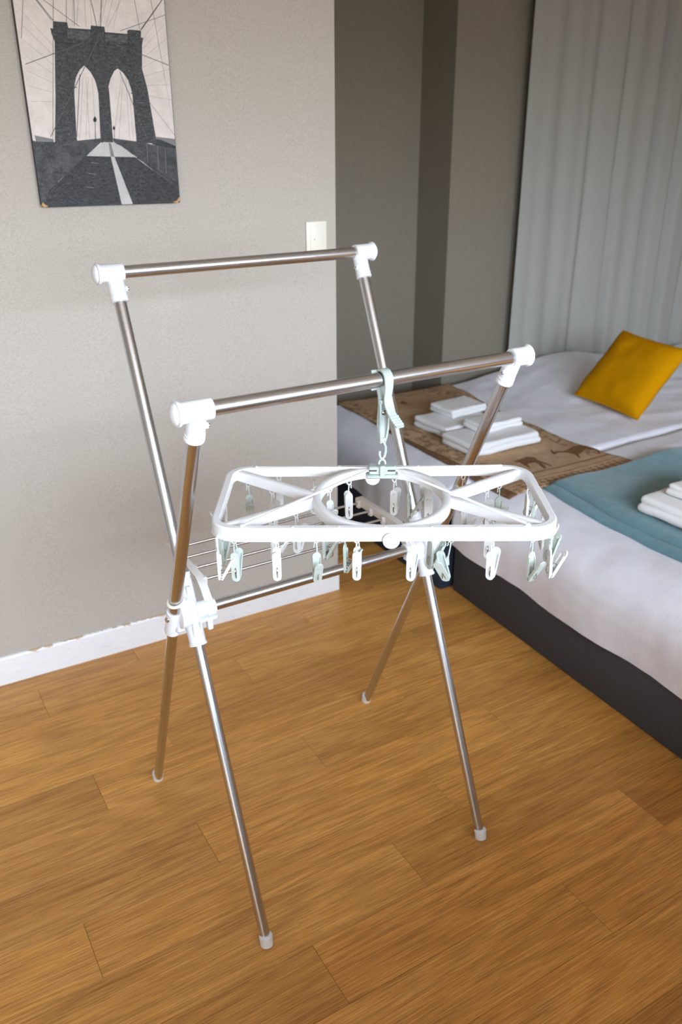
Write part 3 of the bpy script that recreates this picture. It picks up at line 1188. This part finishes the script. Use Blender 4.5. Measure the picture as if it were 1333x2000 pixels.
# teal blanket: folded double, its left edge shows both layers
def teal_layer(x_in, dz, y_far, wav):
    def fn(u, v):
        y = -1.365 + (y_far + 1.365) * v
        xl = lerp_tab([(-1.5, 0.500), (-1.03, 0.520), (-0.655, 0.528), (-0.50, 0.545), (-0.39, 0.556)], y) + x_in
        xl += 0.008 * nz(y * 6, wav)
        x = xl + (1.75 - xl) * u
        yy = y
        if v > 0.8:
            k = (v - 0.8) / 0.2
            yy = y + k * (0.010 * nz(x * 3, 4.4) - 0.055 * smooth01((x - 1.0) / 0.4) + 0.02 * math.exp(-((x - 0.72) / 0.15) ** 2) - 0.004)
        z = run_z(x, yy) + 0.008 + dz
        z += 0.012 * abs(nz(x * 3.1 + 2, yy * 2.6, 2.7)) + 0.020 * math.exp(-((x - 1.12) / 0.10) ** 2 - ((yy + 0.47) / 0.10) ** 2)
        e = min(u * (1.75 - xl), (y_far - y))
        z -= 0.010 * (1 - smooth01(e / 0.02))
        return (x, yy, z)
    return fn


tl = sheet('throw_blanket', teal_layer(0.0, 0.002, -0.418, 1.1), 60, 70, 'teal_fleece', 0.011)
tag(tl, 'teal fleece blanket folded across the foot of the near bed', 'blanket')
t2 = sheet('upper_fold', teal_layer(0.040, 0.016, -0.424, 6.3), 60, 70, 'teal_fleece', 0.011)
t2.parent = tl


# ---- towels
def slab(cx, cy, z0, lx, ly, h, rz, seed, mb):
    """soft rounded slab"""
    bm = bmesh.new()
    bmesh.ops.create_cube(bm, size=1.0)
    for q in bm.verts:
        q.co = V((q.co.x * lx, q.co.y * ly, q.co.z * h))
    bmesh.ops.subdivide_edges(bm, edges=[e for e in bm.edges if abs((e.verts[0].co - e.verts[1].co).z) < 1e-6], cuts=7, use_grid_fill=True)
    bmesh.ops.bevel(bm, geom=[e for e in bm.edges if e.calc_face_angle(0) > 0.5], offset=h * 0.46, segments=4, profile=0.5, affect='EDGES')
    R = Matrix.Rotation(rz, 3, 'Z')
    vs = []
    bm.verts.index_update()
    for q in bm.verts:
        p = q.co.copy()
        k = 0.004 * nz(p.x * 14 + seed, p.y * 14, seed)
        p.z += k + 0.0015 * nz(p.x * 50, p.y * 50, seed + 3)
        p.x += 0.004 * nz(p.y * 16, p.z * 40, seed + 1)
        p.y += 0.004 * nz(p.x * 16, p.z * 40, seed + 2)
        vs.append(R @ p + V((cx, cy, z0 + h / 2)))
    fs = [tuple(q.index for q in f.verts) for f in bm.faces]
    bm.free()
    mb.add(vs, fs)


def rest_z(cx, cy, lx, ly):
    vals = [run_z(cx + lx * a, cy + ly * b) for a in (-0.4, 0, 0.4) for b in (-0.4, 0, 0.4)]
    return 0.5 * max(vals) + 0.5 * sum(vals) / len(vals)


def towel(cx, cy, z0, lx, ly, h, rz, seed, layers, label, group):
    root = None
    for q in range(layers):
        mb = MB()
        hh = h / layers
        slab(cx + 0.004 * math.sin(seed + q * 2.1), cy + 0.003 * math.cos(seed + q), z0 + q * hh * 0.93, lx - 0.006 * q, ly - 0.005 * q, hh * 1.12, rz + 0.012 * math.sin(q + seed), seed + q, mb)
        o = mb.build('towel' if q == 0 else 'folded_layer', 'towel_terry', root, angle=60)
        if q == 0:
            root = o
            tag(o, label, 'towel', group)
    return root


g1, g2 = 'towels on the brown blanket', 'towels on the teal blanket'
towel(0.690, 0.250, rest_z(0.690, 0.250, 0.275, 0.215) + 0.005, 0.275, 0.215, 0.046, 0.04, 1.0, 2, 'larger folded white towel on brown blanket, farther from the camera', g1)
towel(0.745, 0.300, rest_z(0.690, 0.250, 0.275, 0.215) + 0.053, 0.20, 0.15, 0.034, 0.06, 2.0, 2, 'small folded white towel on top of the farther brown-blanket pile', g1)
towel(0.690, 0.020, rest_z(0.690, 0.020, 0.345, 0.200) + 0.005, 0.345, 0.200, 0.046, 0.02, 3.0, 2, 'larger folded white towel on brown blanket, nearer the camera', g1)
towel(0.740, 0.070, rest_z(0.690, 0.020, 0.345, 0.200) + 0.053, 0.215, 0.115, 0.032, 0.03, 4.0, 2, 'small folded white towel on top of the nearer brown-blanket pile', g1)
towel(0.790, -0.885, rest_z(0.790, -0.885, 0.32, 0.26) + 0.030, 0.32, 0.26, 0.052, 0.05, 5.0, 2, 'larger folded white towel on the teal blanket at the right edge', g2)
towel(0.810, -0.870, rest_z(0.790, -0.885, 0.32, 0.26) + 0.086, 0.22, 0.15, 0.034, 0.05, 6.0, 2, 'small white towel on top of the teal-blanket towel', g2)

# ---- cushion leaning at the head of the far bed
ca_ = math.radians(43)
b0, b1 = V((1.402, 0.290, 0.455)), V((1.394, -0.085, 0.440))
vdir = V((math.cos(ca_), 0.02, math.sin(ca_)))
udir = (b1 - b0)
LU, LV = udir.length, 0.375
udir.normalize()
ndir = udir.cross(vdir).normalized()
if ndir.x > 0:
    ndir = -ndir
mb = MB()
N = 26
for sgn in (1, -1):
    vs = []
    for i in range(N):
        for j in range(N):
            a, b = -1 + 2 * i / (N - 1), -1 + 2 * j / (N - 1)
            pin = 0.045
            uu = a * (1 - pin * (1 - b * b) * 1.0) * LU / 2
            vv = b * (1 - pin * (1 - a * a) * 1.0) * LV / 2
            th = 0.058 * ((1 - a ** 4) * (1 - b ** 4)) ** 0.55 + 0.0015
            th *= 1 + 0.10 * nz(a * 2.0, b * 2.0, 3.3)
            p = b0 + udir * (LU / 2 + uu) + vdir * (LV / 2 + vv) + ndir * (sgn * th + 0.004 * nz(a * 3, b * 3, 7.0))
            vs.append(p)
    fs = [(i * N + j, (i + 1) * N + j, (i + 1) * N + j + 1, i * N + j + 1) for i in range(N - 1) for j in range(N - 1)]
    mb.add(vs, fs)
cu = mb.build('cushion', 'yellow_weave', angle=80)
tag(cu, 'mustard yellow square cushion leaning on the far bed', 'cushion')
# seam piping around the edge
edge_pts = []
for q in range(0, 80):
    tq = q / 20.0
    s, f_ = int(tq), tq - int(tq)
    a, b = ((-1 + 2 * f_, -1), (1, -1 + 2 * f_), (1 - 2 * f_, 1), (-1, 1 - 2 * f_))[s]
    uu = a * (1 - 0.045 * (1 - b * b)) * LU / 2
    vv = b * (1 - 0.045 * (1 - a * a)) * LV / 2
    edge_pts.append(b0 + udir * (LU / 2 + uu) + vdir * (LV / 2 + vv) + ndir * 0.004 * nz(a * 3, b * 3, 7.0))
MB().path(edge_pts, 0.0035, 6, True).build('seam', 'yellow_weave', cu)


# ------------------------------------------------------------------ curtain
CREASE = [(1.50, 0.004, 0.05), (1.60, 0.012, 0.035), (1.735, 0.026, 0.045), (1.85, 0.014, 0.040), (1.935, 0.026, 0.035), (2.140, 0.056, 0.030), (2.260, 0.018, 0.045),
          (2.395, 0.058, 0.030), (2.575, 0.048, 0.032), (2.76, 0.050, 0.030), (2.95, 0.040, 0.040), (3.12, 0.050, 0.030), (3.30, 0.045, 0.035), (3.45, 0.04, 0.04)]


def curt(u, v):
    x = 1.505 + (XR - 0.06 - 1.505) * u
    z = 0.10 + (ZC - 0.14) * v
    d = 0.0
    for i, (cx, dep, wd) in enumerate(CREASE):
        xx = x - cx - 0.022 * (v - 0.45) * math.sin(i * 2.3) - 0.008 * nz(z * 1.3, i * 3.7)
        w_ = wd * (0.8 + 0.35 * v)
        d += dep * math.exp(-(xx / w_) ** 2) * (0.75 + 0.25 * math.sin(i * 1.7 + z * 1.1))
    y = CY - 0.068 + d + 0.004 * nz(x * 7, z * 1.3) + 0.004 * math.sin(x * 26.0 + 0.6 * math.sin(z * 1.4))
    return (x, max(CY - 0.076, min(y, CY - 0.004)), z)


cr = sheet('curtain', curt, 420, 30, 'curtain_grey', 0.0015)
tag(cr, 'long grey curtain hanging in soft folds behind the far bed', 'curtain')

# ------------------------------------------------------------------ picture on the partition wall
pz0, pz1 = 1.374, 1.960
pxl, pxr = -0.888, -0.517
PT = 0.016
PW_, PH_ = pxr - pxl, pz1 - pz0
pic = empty('wall_picture', tuple(wallpt((pxl + pxr) / 2, 0.002, pz0)))
tag(pic, 'black and white bridge photograph mounted on board, hanging on the beige wall', 'picture')


def pp(u, v, out):
    """picture coordinates in metres from its lower left corner"""
    return wallpt(pxl + u, 0.002 + out, pz0 + v - 0.006 * (u / PW_) * 0.6)


mb = MB()
cut = 0.006
outl = [(cut, 0), (PW_ - cut * 1.5, 0), (PW_, cut * 1.3), (PW_, PH_), (0, PH_), (0, cut)]
vs = [pp(u, v, 0.0) for u, v in outl] + [pp(u, v, PT) for u, v in outl]
n = len(outl)
mb.add(vs, [tuple(range(n)), tuple(reversed(range(n, 2 * n)))] + [(k, (k + 1) % n, n + (k + 1) % n, n + k) for k in range(n)])
bd = mb.build('board', 'board_edge', pic, smooth=False)
for tri in ([(0.0, cut), (cut, 0.0), (0.016, 0.0025), (0.003, 0.012)], [(PW_ - 0.022, 0.003), (PW_ - cut * 1.5, 0), (PW_, cut * 1.3), (PW_ - 0.002, 0.016), (PW_ - 0.010, 0.006)]):
    mb = MB()
    vs = [pp(u, v, PT - 0.002) for u, v in tri] + [pp(u, v, PT + 0.0012) for u, v in tri]
    n = len(tri)
    mb.add(vs, [tuple(range(n)), tuple(reversed(range(n, 2 * n)))] + [(k, (k + 1) % n, n + (k + 1) % n, n + k) for k in range(n)])
    mb.build('worn_corner', 'board_worn', pic, smooth=False)


# the print, drawn from photograph pixels laid on the board's own plane
def p2uv(x, y):
    d = fw * 1640.35 + rt2 * (x - 666.5) - up2 * (y - 1000)
    o = wallpt(0, 0.018, 0)
    t_ = (o - CAM).dot(nvec) / d.dot(nvec)
    p = CAM + d * t_
    return (p.x - pxl, p.z - pz0)


S = 3.3325


def crop(pts):
    return [p2uv(x / S, y / S) for x, y in pts]


inks = ['ink_sky', 'ink_stone', 'ink_stone_light', 'ink_deck', 'ink_rail', 'ink_white', 'ink_cable', 'ink_horizon', 'ink_dark']
pr = MB()
layer = [0]


def clampuv(p):
    return (min(max(p[0], 0.0012), PW_ - 0.0012), min(max(p[1], 0.0012), PH_ - 0.0012))


def inkpoly(mat, uv, lift):
    pr.cur = inks.index(mat)
    uv = [clampuv(p) for p in uv]
    pr.add([pp(u, v, PT + 0.0003 + lift * 0.00006) for u, v in uv], [tuple(range(len(uv)))])


def line(mat, a, b, w0, w1, lift):
    ua, ub = p2uv(a[0] / S, a[1] / S), p2uv(b[0] / S, b[1] / S)
    d = V((ub[0] - ua[0], ub[1] - ua[1]))
    if d.length < 1e-6:
        return
    d.normalize()
    nn = V((-d.y, d.x))
    inkpoly(mat, [(ua[0] + nn.x * w0, ua[1] + nn.y * w0), (ub[0] + nn.x * w1, ub[1] + nn.y * w1), (ub[0] - nn.x * w1, ub[1] - nn.y * w1), (ua[0] - nn.x * w0, ua[1] - nn.y * w0)], lift)


inkpoly('ink_sky', [(cut, 0.001), (PW_ - cut * 1.5, 0.001), (PW_ - 0.001, cut * 1.3), (PW_ - 0.001, PH_ - 0.001), (0.001, PH_ - 0.001), (0.001, cut)], 0)
# stay cables fanning out behind the tower
for x0, x1 in ((480, 470), (515, 500), (545, 560), (575, 600), (690, 640), (720, 650), (760, 690), (800, 740), (845, 700)):
    line('ink_horizon', (x0, -120), (x1, 170), 0.0003, 0.0003, 1)
for xa_, ya_, xb_, yb_ in ((160, -100, 335, 130), (150, 0, 140, 250), (347, -100, 345, 900), (432, -100, 432, 180), (480, -60, 485, 170), (1060, -20, 915, 185), (260, -20, 520, 170), (980, -20, 1150, 830), (1095, 88, 780, 195), (875, -10, 910, 180)):
    line('ink_cable', (xa_, ya_), (xb_, yb_), 0.0006, 0.0006, 2)
for q in range(7):
    line('ink_horizon', (130 + q * 12, 60 + q * 100), (350, 300 + q * 60), 0.00025, 0.00025, 1)
    line('ink_horizon', (1105 + q * 6, 40 + q * 100), (930, 250 + q * 60), 0.00025, 0.00025, 1)
# far bank and river haze
inkpoly('ink_horizon', crop([(225, 880), (350, 905), (350, 935), (235, 920)]), 2)
inkpoly('ink_horizon', crop([(1000, 880), (1150, 895), (1155, 945), (1010, 935)]), 2)
inkpoly('ink_dark', crop([(985, 890), (1045, 900), (1155, 940), (1160, 975), (990, 930)]), 3)
# tower
tower_l = [(345, 135), (438, 142), (445, 178), (590, 186), (592, 160), (680, 168), (684, 203), (830, 213), (835, 185), (918, 190), (918, 236), (932, 238), (925, 285)]
inkpoly('ink_stone', crop([(328, 180), (345, 185), (345, 135), (438, 142), (445, 178), (590, 186), (592, 160), (680, 168), (684, 203), (830, 213), (835, 185), (918, 190), (918, 236), (932, 238), (925, 285),
                           (925, 440), (765, 440), (549, 422), (358, 430), (357, 270), (335, 215)]), 4)
inkpoly('ink_stone', crop([(358, 430), (549, 422), (520, 450), (495, 500), (485, 560), (485, 620), (500, 900), (510, 925), (358, 930), (362, 640)]), 4)
inkpoly('ink_stone', crop([(549, 422), (590, 465), (620, 520), (632, 565), (640, 600), (655, 900), (660, 925), (738, 925), (735, 890), (712, 600), (706, 560), (720, 505), (745, 455), (765, 438), (765, 440)]), 4)
inkpoly('ink_stone', crop([(765, 438), (800, 465), (835, 515), (852, 570), (862, 610), (890, 925), (1020, 925), (1010, 860), (960, 570), (925, 440)]), 4)
# lighter cornice band, buttress edges
inkpoly('ink_stone_light', crop([(440, 190), (590, 200), (590, 262), (440, 245)]), 5)
inkpoly('ink_stone_light', crop([(684, 215), (830, 226), (830, 270), (684, 262)]), 5)
for a, b in (((357, 275), (925, 290)), ((632, 568), (712, 572)), ((484, 565), (500, 565)), ((850, 600), (870, 600))):
    line('ink_dark', a, b, 0.0008, 0.0008, 6)
for x0, x1 in ((430, 440), (590, 600), (680, 690), (830, 850)):
    line('ink_dark', (x0, 190), (x1, 420), 0.0009, 0.0006, 6)
# big cables crossing the tower face
for a, b in (((165, 418), (540, 275)), ((1118, 416), (720, 270)), ((640, 250), (330, 890)), ((660, 250), (1150, 870)), ((345, 130), (235, -10)), ((630, 165), (588, -20)), ((655, 165), (660, -20)), ((920, 185), (1055, -10)), ((520, 480), (500, 890)), ((780, 460), (960, 900))):
    line('ink_cable', a, b, 0.0008, 0.0008, 7)
for x0, x1 in ((540, 520), (560, 585), (575, 560), (600, 625), (800, 775), (820, 845), (835, 870), (790, 740)):
    line('ink_horizon', (x0, 500), (x1, 900), 0.0003, 0.0003, 3)
# lamps on the walkway
for x, y0_, s_ in ((618, 755, 1.0), (742, 815, 0.7)):
    line('ink_dark', (x, y0_), (x + 4, 905), 0.0008 * s_, 0.0008 * s_, 8)
    inkpoly('ink_dark', crop([(x - 12 * s_, y0_ + 18 * s_), (x, y0_ - 6 * s_), (x + 12 * s_, y0_ + 18 * s_), (x + 8 * s_, y0_ + 34 * s_), (x - 8 * s_, y0_ + 34 * s_)]), 8)
# side railings, deck, bright far deck, centre stripe
inkpoly('ink_rail', crop([(235, 920), (400, 925), (660, 895), (665, 915), (560, 1015), (380, 1180), (320, 1420), (200, 1420), (150, 1100), (190, 915)]), 5)
inkpoly('ink_rail', crop([(735, 895), (900, 915), (1145, 962), (1230, 970), (1230, 1235), (890, 1015), (740, 918)]), 5)
inkpoly('ink_deck', crop([(560, 1010), (880, 1015), (1220, 1225), (1220, 1420), (260, 1420), (330, 1230)]), 6)
inkpoly('ink_white', crop([(672, 920), (740, 922), (790, 945), (888, 1016), (566, 1012), (610, 970)]), 7)
inkpoly('ink_white', crop([(722, 1015), (745, 1015), (868, 1345), (795, 1345)]), 7)
inkpoly('ink_horizon', crop([(706, 925), (722, 925), (745, 1015), (722, 1015)]), 8)
line('ink_cable', (400, 945), (655, 898), 0.0008, 0.0005, 8)
line('ink_cable', (1140, 962), (740, 898), 0.0010, 0.0005, 8)
line('ink_cable', (1140, 962), (1170, 1180), 0.0010, 0.0010, 8)
line('ink_dark', (890, 1018), (1175, 1195), 0.0012, 0.002, 8)
line('ink_dark', (560, 1012), (320, 1250), 0.0010, 0.002, 8)
for x, y0_, y1_ in ((955, 930, 1050), (1025, 942, 1095), (1075, 955, 1120)):
    line('ink_horizon', (x, y0_), (x + 8, y1_), 0.0005, 0.0006, 8)
for x, y in ((600, 1125), (620, 1055), (590, 1215)):
    line('ink_horizon', (x - 25, y), (x + 25, y + 4), 0.0007, 0.0004, 8)
pr.build('print', inks, pic, smooth=False)

# ------------------------------------------------------------------ wall switch
swx, swz = -0.0868, 1.240
sw = empty('light_switch', tuple(wallpt(swx, 0, swz)))
tag(sw, 'ivory wide rocker light switch near the end of the beige wall', 'light switch')
Rw = Matrix((dvec, -nvec, V((0, 0, 1)))).transposed()
MB().box(wallpt(swx, 0.004, swz), (0.070, 0.008, 0.120), 0.003, Rw, 2).build('cover_plate', 'switch_ivory', sw)
rk = MB().box(wallpt(swx + 0.001, 0.0085, swz), (0.046, 0.005, 0.098), 0.0015, Rw, 2).build('rocker', 'switch_ivory', sw)
MB().box(wallpt(swx - 0.010, 0.0111, swz + 0.008), (0.003, 0.0006, 0.0022), 0.0, Rw).build('indicator', 'dark_detail', rk)
